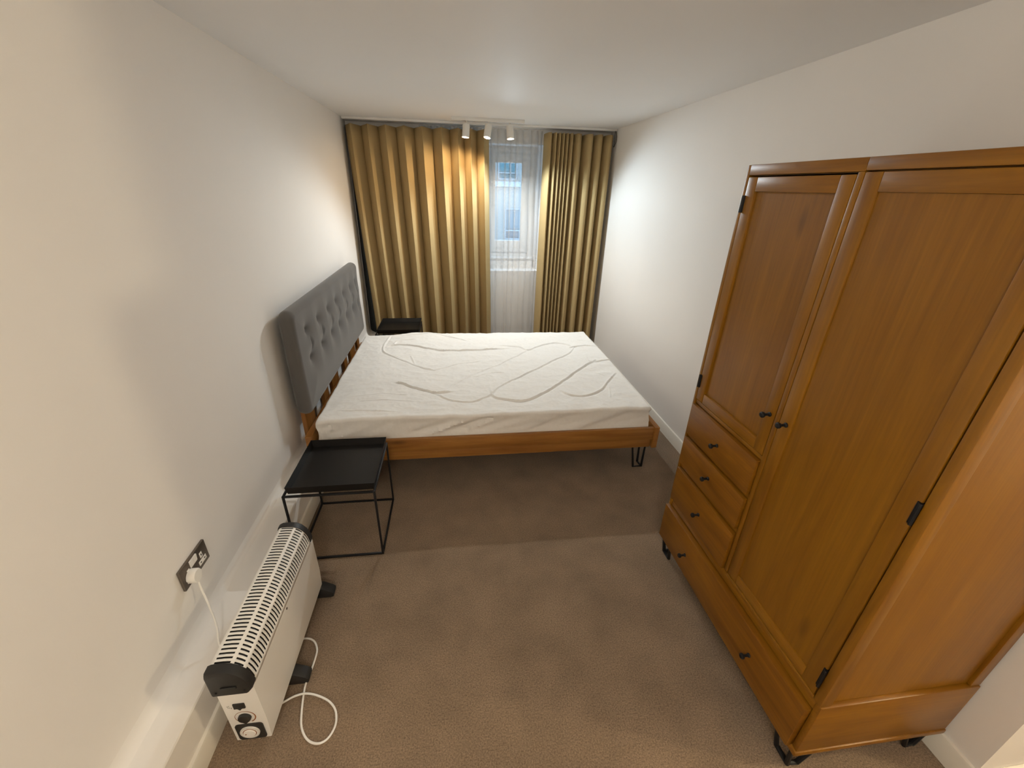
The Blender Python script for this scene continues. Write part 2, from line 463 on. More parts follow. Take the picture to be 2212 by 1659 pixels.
for x0, x1, z0, z1, k in wins:
    fr = MB(); t = 0.035
    fr.box(x0, x0+t, 9.03, 9.10, z0, z1); fr.box(x1-t, x1, 9.03, 9.10, z0, z1)
    fr.box(x0+t, x1-t, 9.03, 9.10, z1-t, z1); fr.box(x0+t, x1-t, 9.03, 9.10, z0, z0+t)
    if k == 'b': fr.box(x0+t, x1-t, 9.03, 9.10, z0+(z1-z0)*0.28, z0+(z1-z0)*0.28+0.02)
    else:
        fr.box((x0+x1)/2+0.05, (x0+x1)/2+0.065, 9.03, 9.10, z0+t, z1-t); fr.box(x0+t, x1-t, 9.03, 9.10, z0+0.12, z0+0.135)
    fo = fr.build('window', BANDM, BLD)
    if k == 'b':
        zm = z0+(z1-z0)*0.28
        MB().box(x0+t, x1-t, 9.06, 9.08, zm+0.02, z1-t).build('pane', BGL, fo)
        MB().box(x0+t, x1-t, 9.06, 9.08, z0+t, zm).build('pane', GREYP, fo)
    else:
        MB().box(x0+t, x1-t, 9.06, 9.08, z0+t, z1-t).build('pane', TEAL, fo)

# ------------------------------------------------------------------ curtains
def fold_path(start, ridges, end, yr, yv, bulge=0.012, nseg=14, flat=1.0):
    """S-folded cloth seen from above: ridges come towards the room"""
    keys = [(start, yv)]
    prev = start
    for i, r in enumerate(ridges):
        if i > 0: keys.append(((prev+r)/2, yv))
        keys.append((r, yr)); prev = r
    keys.append((end, yv))
    pts = []
    for i in range(len(keys)-1):
        (xa, ya), (xb, yb) = keys[i], keys[i+1]
        for k in range(nseg):
            t = k/nseg
            e = (1-math.cos(PI*t))/2
            e = e**flat if ya < yb else 1-(1-e)**flat
            bl = min(bulge, abs(xb-xa)*0.45)
            pts.append((xa+(xb-xa)*t - bl*math.sin(2*PI*t)*-1.0*(-1), ya+(yb-ya)*e))
    pts.append(keys[-1])
    return pts
def cloth(name, top, bot, z1, z0, mat, label, cat, group=None, nz=26, thick=0.003, wob=0.006, seed=0, topwave=0.0, e0=None):
    n = len(top); mb = MB()
    def fn(u, v):
        i = min(n-1, int(round(u*(n-1))))
        (xa, ya), (xb, yb) = top[i], bot[i]
        e = smoothstep(0, 1, v)*0.55+v*0.45 if e0 is None else smoothstep(e0[0], e0[1], v)
        x = xa+(xb-xa)*e; y = ya+(yb-ya)*e
        q = noise.noise(Vector((x*6+seed, v*2.2, seed*1.7)))
        q2 = noise.noise(Vector((x*14+seed, v*9, 3.1+seed)))
        y += (q*wob + q2*wob*0.35)*smoothstep(0.02, 0.4, v); x += q*wob*0.5*smoothstep(0.02, 0.4, v)
        zt = z1 + topwave*(ya-4.82)/0.06
        return (x, y, zt+(z0-zt)*v)
    mb.grid(fn, n, nz)
    o = mb.build(name, mat, None, ang=180, recalc=False)
    solidify(o, thick)
    if label: tag(o, label, cat, group)
    return o
# left curtain
rl = [0.091, 0.247, 0.413, 0.586, 0.76, 0.944, 1.103, 1.227, 1.356]
YR, YV = 4.762, 4.892
lt = fold_path(0.022, rl, 1.412, YR, YV)
mapb = lambda x: 0.10+(x-0.022)*(1.44-0.10)/(1.412-0.022)
lb = fold_path(mapb(0.022), [mapb(x) for x in rl], 1.44, YR-0.01, YV+0.01)
cloth('curtain', lt, lb, 2.338, 0.02, CURT, 'wide tan curtain drawn across left of window in deep folds', 'curtain', 'tan curtains at the window', seed=1, topwave=-0.004)
GAP_SHADE = fabric('dark_gap_shade', (0.030, 0.034, 0.036), (0.045, 0.050, 0.052), 500, 0.2)  # dark cloth strip added as the shade in the gap behind the curtain edge
lc = bpy.data.objects['curtain']
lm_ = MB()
def gapf(u, v):
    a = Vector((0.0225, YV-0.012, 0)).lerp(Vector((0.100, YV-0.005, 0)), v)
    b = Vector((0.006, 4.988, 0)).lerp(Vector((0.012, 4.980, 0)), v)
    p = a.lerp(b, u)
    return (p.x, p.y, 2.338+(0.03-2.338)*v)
lm_.grid(gapf, 6, 20)
lo_ = lm_.build('gap_shade_strip', GAP_SHADE, lc, ang=180, recalc=False, label='dark grey strip standing in for the shade between curtain and wall')
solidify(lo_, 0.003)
# right curtain: bunched
rr = [2.030, 2.085, 2.128, 2.168, 2.207, 2.250, 2.316, 2.449, 2.549, 2.652]
rt = fold_path(1.985, rr, 2.712, YR, YV+0.008, 0.008, flat=2.4)
mapr = lambda x: 1.975+(x-1.985)*(2.69-1.975)/(2.712-1.985)
rb = fold_path(mapr(1.985), [mapr(x) for x in rr], 2.69, YR-0.012, YV+0.008, 0.008, flat=2.4)
cloth('curtain', rt, rb, 2.338, 0.02, CURT, 'narrow tan curtain bunched against right wall beside sheer', 'curtain', 'tan curtains at the window', seed=4, topwave=-0.004, wob=0.002)
# sheer with narrow double pleats
def sheer_path(x0, x1, step):
    pts = []; x = x0; i = 0
    while x < x1-0.02:
        w = step*(0.75+0.5*random.random())
        xe = min(x1, x+w)
        for k in range(8):
            t = k/8
            pts.append((x+(xe-x)*t, 4.935-0.018*math.sin(PI*t)))
        # small pinch: cloth runs back, returns over itself
        for dx, dy in ((0.004, 0.006), (0.009, 0.010), (0.006, 0.014), (-0.003, 0.012), (-0.007, 0.008), (-0.003, 0.004)):
            pts.append((xe+dx, 4.935+dy))
        x = xe; i += 1
    return pts
sp = sheer_path(0.72, 1.968, 0.068)
sbot = []
for i, (x, y) in enumerate(sp):
    k, j = divmod(i, 14)
    t = min(13, j)/14
    xa, xb = sp[k*14][0], (sp[(k+1)*14][0] if (k+1)*14 < len(sp) else sp[-1][0])
    sbot.append((xa+(xb-xa)*t, 4.930+0.022*math.cos(2*PI*(t+k))*(0.5+0.5*math.sin(k*2.3))))
sh = cloth('sheer_curtain', sp, sbot, 2.368, 0.03, SHEER, None, None, nz=40, thick=0.0004, wob=0.0, seed=9, e0=(0.50, 0.78))
sh.modifiers.clear()
tag(sh, 'white sheer voile curtain hanging over the window between tan curtains', 'curtain')
SHEM = SHEER
hm = MB(); n = len(sp)
def hemf(u, v):
    i = min(n-1, int(round(u*(n-1)))); x, y = sbot[i]
    vv = 0.90
    q = noise.noise(Vector((x*6+9, vv*2.2, 9*1.7))); q2 = noise.noise(Vector((x*14+9, vv*9, 12.1)))
    return (x, y-0.0015, 0.24+0.05*(1-v))
hm.grid(hemf, n, 3)
hm.build('hem', SHEER, sh, ang=180, recalc=False)

tr = thing('curtain_track', 'white curtain track on the ceiling above the tan curtains', 'curtain track', (1.37, 4.82, ZC))
MB().box(0.012, 2.722, 4.795, 4.845, 2.378, ZC, 0.003).build('rail', SPOTW, tr)
MB().box(0.012, 2.722, 4.925, 4.955, 2.380, ZC, 0.003).build('sheer_rail', SPOTW, tr)
cp = catmull([(2.710, 4.79, 2.38), (2.722, 4.785, 2.33), (2.716, 4.782, 2.27), (2.700, 4.785, 2.235), (2.706, 4.787, 2.29), (2.702, 4.79, 2.38)], 6)
MB().tube(cp, 0.0025, 6).build('pull_cord', BLACK, tr, label='dark looped pull cord')

# ------------------------------------------------------------------ ceiling spotlight bar
sb = thing('spotlight_bar', 'white ceiling bar with three lit spotlights in front of curtains', 'spotlight', (1.38, 4.50, ZC))
MB().box(1.042, 1.716, 4.485, 4.517, 2.371, ZC, 0.002).build('bar', SPOTW, sb)
def spot(x, d, energy, aim, col):
    d = Vector(d).normalized()
    top = Vector((x, 4.50, 2.350))
    h = MB()
    L, R = 0.112, 0.0335
    h.lathe([(0.0, 0.0), (R*0.80, 0.0), (R*0.96, 0.004), (R, 0.012), (R, L), (R*0.90, L), (R*0.88, L-0.018), (0.0, L-0.018)], top, d, 24)
    ho = h.build('spotlight_head', SPOTW, sb)
    s = MB(); s.tube([(x, 4.50, 2.372), (x, 4.50, 2.352), tuple(top+d*0.006)], 0.009, 10)
    s.build('stem', SPOTW, ho)
    b_ = MB(); b_.lathe([(0.0, L-0.0145), (R*0.70, L-0.0145), (R*0.86, L-0.017)], top, d, 24)
    b_.build('bulb', BULB, ho, label='glowing warm bulb')
    p = top+d*(L-0.0085)          # the bulb sits just inside the rim, which cuts off its light
    l = lamp('spot_light', 'SPOT', p, energy, col, 0.010, aim, 168, 0.35)
    return ho
spot(1.178, (-0.09, -0.10, -1), 24, (-0.28, 0.02, -1), (1.0, 0.72, 0.43))
spot(1.384, (-0.18, -0.24, -1), 36, (0.18, -0.35, -1), (0.97, 0.93, 0.86))
spot(1.578, (0.06, -0.20, -1), 70, (0.14, -0.55, -1), (0.74, 0.90, 1.0))

# ------------------------------------------------------------------ bed
bed = thing('double_bed', 'oak double bed with grey buttoned headboard against left wall', 'bed', (1.2, 3.17, 0.0))
BY0, BY1, BX1 = 2.320, 4.040, 2.362
for ys, yt in ((BY0, BY0+0.026), (BY1-0.026, BY1)):
    r = MB(); r.box(0.128, BX1, ys-(0.003 if ys < 3 else -0.003), yt-(0.003 if ys < 3 else -0.003), 0.268, 0.360, 0.003)
    r.build('side_rail', BED_X, bed)
    r = MB(); r.box(0.130, BX1-0.008, ys+0.004, yt-0.004, 0.204, 0.267, 0.002)
    r.build('lower_rail', BED_X, bed)
MB().box(BX1, BX1+0.037, BY0-0.012, BY1+0.012, 0.203, 0.368, 0.004).build('footboard', BED_Y, bed)
MB().box(0.088, 0.128, BY0-0.004, BY1+0.012, 0.240, 0.412, 0.004).build('head_rail', BED_Y, bed)
for ya, yb in ((2.404, 2.57), (2.80, 2.91), (3.02, 3.20), (3.41, 3.51), (3.638, 3.828), (3.93, 4.02)):
    MB().box(0.058, 0.084, ya, yb, 0.30, 0.95, 0.003).build('headboard_slat', BED_Z, bed)
MB().box(0.15, 2.35, BY0+0.03, BY1-0.03, 0.285, 0.305, 0.002).build('mattress_base', BED_X, bed)
def hairpin(mb, cx, cy, ztop, sx, sy, w_top=0.10, w_bot=0.062, back=0.08, r=0.0065):
    """three-rod hairpin: flat bar at the front foot, third rod behind"""
    a = [(cx-sx*w_top*0.95, cy, ztop), (cx-sx*w_bot, cy, r), (cx, cy, r), (cx+sx*0.004, cy, ztop)]
    mb.tube(a, r, 8)
    b = [(cx, cy, r), (cx-sx*0.004, cy+sy*back*0.75, r), (cx-sx*0.001, cy+sy*back, ztop)]
    mb.tube(b, r, 8)
    mb.box(min(cx-sx*0.115, cx+sx*0.02), max(cx-sx*0.115, cx+sx*0.02), min(cy-sy*0.015, cy+sy*0.095), max(cy-sy*0.015, cy+sy*0.095), ztop-0.004, ztop)
for cx, cy, sx, sy in ((2.345, 2.371, 1, 1), (2.345, 3.99, 1, -1), (0.255, 2.371, -1, 1), (0.255, 3.99, -1, -1)):
    m = MB(); hairpin(m, cx, cy, 0.204, sx, sy); m.build('leg', BLACK, bed, label='black hairpin leg')

# upholstered headboard pad: pillow mesh with button dimples
HY0, HY1, HZ0, HZ1, HXB, HXF = 2.385, 4.140, 0.512, 1.172, 0.040, 0.128
BUT = [(y, z) for z in (1.006, 0.828) for y in (2.600, 2.848, 3.094, 3.316, 3.560, 3.797, 4.012)]
def pad():
    mb = MB(); nu, nv = 190, 84
    cy, cz = (HY0+HY1)/2, (HZ0+HZ1)/2; hy, hz = (HY1-HY0)/2, (HZ1-HZ0)/2; rc = 0.060
    def pos(u, v, front):
        a = (u*2-1); b2 = (v*2-1)
        # denser sampling towards the edges
        a = math.sin(a*PI/2)*0.5+a*0.5; b2 = math.sin(b2*PI/2)*0.5+b2*0.5
        y = a*hy; z = b2*hz
        # rounded outline
        ex, ez = abs(y)-(hy-rc), abs(z)-(hz-rc)
        if ex > 0 and ez > 0:
            m = max(ex, ez); l = math.hypot(ex, ez)
            k = m/l
            y = math.copysign(hy-rc+ex*k, y); z = math.copysign(hz-rc+ez*k, z)
            d = rc-m
        else:
            d = min(hy-abs(y), hz-abs(z))
        re = 0.040
        t = min(1.0, max(0.0, d/re)); prof = math.sqrt(max(0.0, 1-(1-t)**2))
        xm = (HXB+HXF)/2
        yy, zz = y+cy, z+cz
        if not front:
            return (xm-(xm-HXB)*prof, yy, zz)
        x = xm+(HXF-xm)*prof
        x += 0.016*smoothstep(0.0, 0.22, d)
        dep = 0.0
        for by, bz in BUT:
            q = math.hypot((yy-by)/0.060, (zz-bz)/0.062)
            dep = max(dep, 0.046*math.exp(-q*1.15))
        # soft scalloped folds joining each pair of buttons and fanning below
        for by, bz in BUT:
            if bz > 0.9:
                if 0.828 <= zz <= 1.006:
                    tt = (zz-0.828)/0.178
                    off = 0.020*math.sin(PI*tt)
                    dep = max(dep, 0.021*math.exp(-((yy-by-off)/0.021)**2))
                elif zz > 1.006:
                    dep = max(dep, 0.010*math.exp(-((yy-by)/0.022)**2)*math.exp(-(zz-1.006)/0.045))
            elif zz < 0.828:
                dep = max(dep, 0.010*math.exp(-((yy-by-(0.828-zz)*0.25)/0.024)**2)*math.exp(-(0.828-zz)/0.055))
        return (x-dep, yy, zz)
    F = [[mb.bm.verts.new(pos(i/(nu-1), j/(nv-1), True)) for j in range(nv)] for i in range(nu)]
    for i in range(nu-1):
        for j in range(nv-1):
            mb.bm.faces.new((F[i][j], F[i+1][j], F[i+1][j+1], F[i][j+1]))
    B = [[None]*nv for _ in range(nu)]
    for i in range(nu):
        for j in range(nv):
            if i in (0, nu-1) or j in (0, nv-1): B[i][j] = F[i][j]
            else: B[i][j] = mb.bm.verts.new(pos(i/(nu-1), j/(nv-1), False))
    for i in range(nu-1):
        for j in range(nv-1):
            q = (B[i][j+1], B[i+1][j+1], B[i+1][j], B[i][j])
            if len(set(q)) >= 3:
                try: mb.bm.faces.new(q)
                except ValueError: pass
    return mb
po_ = pad().build('headboard', GREYF, bed, ang=180, label='grey fabric headboard pad with two rows of buttons')
for by, bz in BUT:
    m = MB(); m.lathe([(0.011, -0.006), (0.011, 0.0), (0.009, 0.003), (0.0, 0.0045)], (HXF-0.026, by, bz), (1, 0, 0), 12)
    m.build('button', GREYF, po_)

# ------------------------------------------------------------------ mattress in fitted sheet
CREASE = {
 'A': ([(0.40, 3.95), (0.388, 3.841), (0.375, 3.683), (0.40, 3.51), (0.496, 3.39), (0.619, 3.275), (0.752, 3.144), (0.861, 3.078)], 0.006, 0.020),
 'B': ([(0.399, 3.631), (0.461, 3.678), (0.615, 3.67), (0.81, 3.559), (0.98, 3.515), (1.236, 3.51), (1.5, 3.534)], 0.010, 0.018),
 'C': ([(1.403, 3.626), (1.592, 3.564), (1.66, 3.485), (1.775, 3.58), (1.938, 3.661), (2.058, 3.617), (2.093, 3.536)], 0.007, 0.020),
 'D': ([(1.66, 3.485), (1.525, 3.328), (1.341, 3.146), (1.209, 3.036), (1.054, 2.864), (0.956, 2.739)], 0.004, 0.022),
 'E': ([(0.576, 2.864), (0.633, 2.844), (0.692, 2.797), (0.779, 2.736), (0.876, 2.682), (0.997, 2.686)], 0.011, 0.017),
 'F': ([(0.862, 2.683), (0.944, 2.588), (1.048, 2.522), (1.153, 2.543), (1.252, 2.618), (1.332, 2.744), (1.498, 2.904), (1.679, 3.063), (1.841, 3.22), (2.019, 3.392), (2.125, 3.587)], 0.007, 0.018),
 'G': ([(1.264, 2.685), (1.289, 2.576), (1.417, 2.523), (1.497, 2.522), (1.623, 2.611), (1.766, 2.746), (1.979, 2.984), (2.121, 3.137), (2.207, 3.197)], 0.010, 0.020),
 'H': ([(1.772, 2.647), (1.822, 2.566), (1.93, 2.548), (2.055, 2.626), (2.162, 2.769), (2.28, 2.925)], 0.008, 0.020),
 'I': ([(2.148, 2.685), (2.091, 2.5)], 0.003, 0.012),
 'J': ([(0.355, 2.598), (0.584, 2.586), (0.74, 2.552)], 0.004, 0.012),
 'J2': ([(0.291, 2.666), (0.518, 2.694), (0.678, 2.661)], 0.003, 0.014),
 'J3': ([(0.26, 2.477), (0.507, 2.436), (0.68, 2.402)], 0.004, 0.012),
 'K': ([(2.05, 3.53), (2.213, 3.571), (2.33, 3.53)], 0.007, 0.014),
 'K2': ([(2.18, 3.73), (2.255, 3.716), (2.33, 3.665)], 0.004, 0.014),
 'M': ([(2.152, 3.36), (2.148, 3.2), (2.21, 3.20)], 0.006, 0.016),
 'N': ([(0.846, 3.079), (0.936, 3.132), (1.06, 3.205), (1.25, 3.26)], 0.004, 0.016),
 'Q': ([(0.57, 3.93), (0.829, 3.961), (0.942, 3.897), (1.159, 3.746)], 0.005, 0.020),
 'R': ([(2.183, 3.176), (2.29, 3.192), (2.33, 3.22)], 0.007, 0.018),
 'S': ([(0.475, 3.437), (0.685, 3.229), (0.83, 3.099)], 0.004, 0.016),
 'T': ([(0.685, 3.229), (0.639, 3.404)], 0.004, 0.016),
 'U': ([(1.402, 2.985), (1.328, 3.009), (1.235, 2.977), (1.173, 2.927)], 0.003, 0.018),
 'V': ([(0.46, 3.70), (0.50, 3.80), (0.66, 3.84)], 0.005, 0.018),
 'W': ([(2.12, 2.95), (2.20, 2.86), (2.26, 2.83)], 0.004, 0.014),
}
MX0, MX1, MY0, MY1, MZ0, MZ1 = 0.150, 2.335, 2.345, 3.995, 0.310, 0.512
def crease_field():
    nx, ny = 620, 470
    H = [[0.0]*ny for _ in range(nx)]
    dx, dy = (MX1-MX0)/(nx-1), (MY1-MY0)/(ny-1)
    for pts, amp, wd in CREASE.values():
        wd *= 0.56; amp *= 0.86
        c = catmull([(p[0], p[1], 0) for p in pts], 10)
        L = len(c)
        best = {}
        for i in range(L-1):
            a, b = c[i], c[i+1]
            d = b-a; l2 = d.length_squared
            if l2 < 1e-12: continue
            nrm = Vector((-d.y, d.x, 0))/math.sqrt(l2)
            if nrm.y > 0: nrm = -nrm      # side towards the camera
            R = wd*3.2
            ix0 = max(0, int((min(a.x, b.x)-R-MX0)/dx)); ix1 = min(nx-1, int((max(a.x, b.x)+R-MX0)/dx)+1)
            iy0 = max(0, int((min(a.y, b.y)-R-MY0)/dy)); iy1 = min(ny-1, int((max(a.y, b.y)+R-MY0)/dy)+1)
            for ix in range(ix0, ix1+1):
                px = MX0+ix*dx
                for iy in range(iy0, iy1+1):
                    py = MY0+iy*dy
                    t = ((px-a.x)*d.x+(py-a.y)*d.y)/l2
                    t = 0 if t < 0 else 1 if t > 1 else t
                    qx, qy = px-(a.x+d.x*t), py-(a.y+d.y*t)
                    r2 = qx*qx+qy*qy
                    k = (ix, iy)
                    o = best.get(k)
                    if r2 < R*R and (o is None or r2 < o[0]):
                        s = (i+t)/(L-1)
                        sg = qx*nrm.x+qy*nrm.y
                        best[k] = (r2, s, sg)
        for (ix, iy), (r2, s, sg) in best.items():
            r = math.sqrt(r2)/wd
            taper = min(1.0, s/0.12+0.15, (1-s)/0.12+0.15)
            # ridge with a hollow on the side nearer the camera
            h = math.exp(-r*r*1.6) - 0.55*math.exp(-((sg/wd-1.15)**2)*1.8)
            H[ix][iy] += amp*1.35*taper*h
    return H, nx, ny
Hf, HNX, HNY = crease_field()
def hsample(x, y):
    u = (x-MX0)/(MX1-MX0)*(HNX-1); v = (y-MY0)/(MY1-MY0)*(HNY-1)
    if u < 0 or v < 0 or u > HNX-1 or v > HNY-1: return 0.0
    i, j = min(HNX-2, int(u)), min(HNY-2, int(v)); a, b = u-i, v-j
    return Hf[i][j]*(1-a)*(1-b)+Hf[i+1][j]*a*(1-b)+Hf[i][j+1]*(1-a)*b+Hf[i+1][j+1]*a*b
def sheet_mesh():
    mb = MB()
    nx, ny, ns, r = 470, 360, 16, 0.020
    def top(x, y):
        z = MZ1 + hsample(x, y)
        n1 = noise.noise(Vector((x*2.2, y*2.2, 1.3)))*0.007
        n2 = noise.noise(Vector((x*9, y*13, 5.3)))*0.0032 + abs(noise.noise(Vector((x*6.5+y*4, y*8-x*3, 2.1))))*-0.0085 + abs(noise.noise(Vector((x*19-y*9, y*22+x*8, 8.1))))*-0.0028
        n3 = noise.noise(Vector((x*5, y*34, 7.7)))*0.0020*smoothstep(3.1, 2.4, y)*smoothstep(2.0, 1.0, x)
        z += n1+n2+n3
        z += 0.020*math.exp(-((x-0.67)/0.16)**2-((y-3.97)/0.07)**2)     # raised corner of the topper by the window
        z -= 0.008*smoothstep(0.45, 0.15, x)
        return z
    xs = [MX0+r+(MX1-MX0-2*r)*i/(nx-1) for i in range(nx)]
    ys = [MY0+r+(MY1-MY0-2*r)*j/(ny-1) for j in range(ny)]
    V = [[mb.bm.verts.new((x, y, top(x, y))) for y in ys] for x in xs]
    for i in range(nx-1):
        for j in range(ny-1):
            mb.bm.faces.new((V[i][j], V[i+1][j], V[i+1][j+1], V[i][j+1]))
    loop = [(i, 0) for i in range(nx)] + [(nx-1, j) for j in range(1, ny)] + [(i, ny-1) for i in range(nx-2, -1, -1)] + [(0, j) for j in range(ny-2, 0, -1)]
    n = len(loop)
    def normal(k):
        i, j = loop[k]
        a = (1 if i == nx-1 else -1 if i == 0 else 0); b = (1 if j == ny-1 else -1 if j == 0 else 0)
        return Vector((a, b, 0)).normalized()
    prev = [V[i][j] for i, j in loop]
    for st in range(1, ns+1):
        ring = []
        for k in range(n):
            i, j = loop[k]; p = V[i][j].co; nm = normal(k)
            corner = abs(nm.x) > 0.1 and abs(nm.y) > 0.1
            if st <= 5:
                a = PI/2*st/5
                off = r*math.sin(a); dz = r*(1-math.cos(a))
            else:
                t = (st-5)/(ns-5)
                off = r; dz = r+(MZ1-r-MZ0)*t
            f = (dz-r)/(MZ1-r-MZ0)
            s = (p.x if abs(nm.y) > 0.5 else p.y)
            puff = 0.0; drop = 0.0
            if dz > r:
                puff = noise.noise(Vector((s*4.2+dz*6, nm.x*3+nm.y*7, 2.2)))*0.020 - abs(noise.noise(Vector((s*5+dz*14, nm.x*5, nm.y*4))))*0.034
                puff *= math.sin(PI*min(1, f*0.9+0.1))+0.15
                if nm.y < -0.5:   # near side: hem billows at the pillow end, strains diagonally
                    bl = smoothstep(1.25, 0.35, p.x)
                    puff += 0.030*bl*math.sin(PI*min(1.0, f*1.05))**1.0*f
                    puff -= 0.010*bl*smoothstep(0.75, 1.0, f)
                    drop += 0.022*bl*f
                    puff += 0.006*math.sin((p.x*1.0+dz*1.6)*26)*smoothstep(1.3, 1.9, p.x)*(1-smoothstep(2.1, 2.25, p.x))*f
                drop += 0.004*noise.noise(Vector((s*7, 4.4, 1.0)))*f
            puff *= smoothstep(0.362, 0.395, p.z-dz-drop)
            sc = 1.0 if not corner else 1.15
            ring.append(mb.bm.verts.new((p.x+nm.x*(off*sc+puff), p.y+nm.y*(off*sc+puff), p.z-dz-drop)))
        for k in range(n):
            q = (k+1) % n
            mb.bm.faces.new((prev[k], ring[k], ring[q], prev[q]))
        prev = ring
    mb.bm.faces.new(list(reversed(prev)))
    return mb
tag(sheet_mesh().build('mattress', SHEET, None, ang=60), 'mattress in a creased white fitted sheet on the oak bed', 'mattress')

# ------------------------------------------------------------------ tray side tables
def tray_table(label):
    X0, X1, Y0, Y1, ZT, r = 0.164, 0.598, 1.741, 2.178, 0.432, 0.0052
    t = thing('tray_table', label, 'side table', ((X0+X1)/2, (Y0+Y1)/2, 0.0), 'black tray tables either side of the bed')
    for x in (X0, X1):
        for y in (Y0, Y1):
            MB().box(x-r, x+r, y-r, y+r, 0.0, ZT, 0.0015).build('leg', BLACK, t)
    for z in (r, ZT-r):
        for y in (Y0, Y1):
            MB().box(X0+r, X1-r, y-r, y+r, z-r, z+r, 0.0015).build('frame_bar', BLACK, t)
        for x in (X0, X1):
            MB().box(x-r, x+r, Y0+r, Y1-r, z-r, z+r, 0.0015).build('frame_bar', BLACK, t)
    # tray: flat floor and flared rim, thin sheet
    m = MB(); a0, a1, b0, b1, zb, zr = X0+0.013, X1+0.004, Y0+0.006, Y1-0.004, ZT+0.004, ZT+0.044
    fl, th = 0.008, 0.0025
    def loop(ins, z): return [m.bm.verts.new(p) for p in ((a0+ins, b0+ins, z), (a1-ins, b0+ins, z), (a1-ins, b1-ins, z), (a0+ins, b1-ins, z))]
    rings = [loop(fl, zb-0.003), loop(fl-0.001, zb-0.001), loop(0, zr), loop(th, zr), loop(fl+th, zb), ]
    for k in range(len(rings)-1):
        for i in range(4):
            j = (i+1) % 4
            m.bm.faces.new((rings[k][i], rings[k][j], rings[k+1][j], rings[k+1][i]))
    m.bm.faces.new(list(reversed(rings[0]))); m.bm.faces.new(rings[-1])
    m.build('tray', TRAY, t)
    return t
t1 = tray_table('black metal tray table on near side of bed, behind the heater')
t2 = copy_tree(t1)
t2.location = (t1.location.x+0.042, t1.location.y+2.480, 0.0)
t2['label'] = 'black metal tray table on far side of bed, by the curtains'

# ------------------------------------------------------------------ wardrobe
wd = thing('wardrobe', 'tall oak wardrobe with drawers and hairpin legs against right wall', 'wardrobe', (2.42, 1.113, 0.0))
WX, WB, WY0, WY1, WZ0, WZM, WZ1 = 2.124, 2.714, 0.614, 1.614, 0.113, 0.388, 1.929
MB().box(WX, WX+0.042, WY0, WY0+0.028, WZM, WZ1, 0.004).build('corner_post', OAK_Z, wd)      # near front
MB().box(WB-0.04, WB, WY0, WY0+0.028, WZM, WZ1, 0.004).build('corner_post', OAK_Z, wd)       # near back
MB().box(WX, WX+0.042, WY1-0.016, WY1, WZM, WZ1, 0.003).build('corner_post', OAK_Z, wd)      # far front
MB().box(WX+0.041, WB-0.039, WY0+0.012, WY0+0.026, WZM, WZ1-0.0175).build('side_panel', OAK_ZP, wd)
MB().box(WX+0.041, WB, WY1-0.018, WY1-0.002, WZM, WZ1-0.0175).build('side_panel', OAK_ZP, wd)
MB().box(WX+0.042, WB-0.041, WY0+0.002, WY0+0.024, WZ1-0.06, WZ1-0.018, 0.003).build('side_rail', OAK_X, wd)
MB().box(WB-0.014, WB-0.002, WY0+0.03, WY1-0.018, WZM, WZ1-0.0175).build('back_panel', OAK_ZP, wd)
MB().box(WX+0.0425, WB, WY0, WY1, WZ1-0.018, WZ1, 0.002).build('top', OAK_Y, wd)
MB().box(WX+0.0225, WX+0.0425, WY0+0.0285, WY1-0.0165, WZ1-0.036, WZ1-0.002).build('top_batten', OAK_Y, wd)
MB().box(WX, WX+0.022, 1.1135, WY1-0.016, 1.895, WZ1, 0.002).build('top_rail', OAK_Y, wd)
MB().box(WX, WX+0.022, WY0+0.028, 1.1125, 1.897, WZ1, 0.002).build('top_rail', OAK_Y, wd)
MB().box(WX, WX+0.030, 1.1130, 1.1335, WZM+0.012, 1.895, 0.003).build('centre_post', OAK_Z, wd)
MB().box(WX+0.03, WB-0.02, 1.115, 1.131, WZM, WZ1-0.0175).build('divider', OAK_ZP, wd)
for z0, z1 in ((0.949, 0.967), (0.769, 0.788), (0.591, 0.617), (WZM, 0.3945)):
    MB().box(WX+0.006, WX+0.03, 1.1345, WY1-0.016, z0, z1, 0.002).build('drawer_rail', OAK_Y, wd)
MB().box(WX, WX+0.02, WY0+0.028, 1.1125, WZM, 0.400, 0.002).build('bottom_rail', OAK_Y, wd)
MB().box(WX+0.32, WX+0.335, WY0+0.03, 1.11, WZM, WZ1-0.0175).build('interior_back', OAK_ZP, wd)
def knob(parent, y, z, x=WX):
    k = MB()
    k.lathe([(0.0085, 0.0), (0.0085, 0.003), (0.0048, 0.006), (0.0045, 0.021), (0.0095, 0.024), (0.0112, 0.028), (0.0105, 0.033), (0.007, 0.036), (0.0, 0.0365)], (x, y, z), (-1, 0, 0), 14)
    return k.build('knob', BLACK, parent, label='small black metal knob')
def hinge(parent, y, z0, z1, sy):
    h = MB()
    h.tube([(WX-0.003, y, z0), (WX-0.003, y, z1)], 0.0045, 10)
    h.box(WX-0.002, WX+0.012, min(y, y+sy*0.010), max(y, y+sy*0.010), z0, z1, 0.0008)
    return h.build('hinge', BLACK, parent, label='black butt hinge')
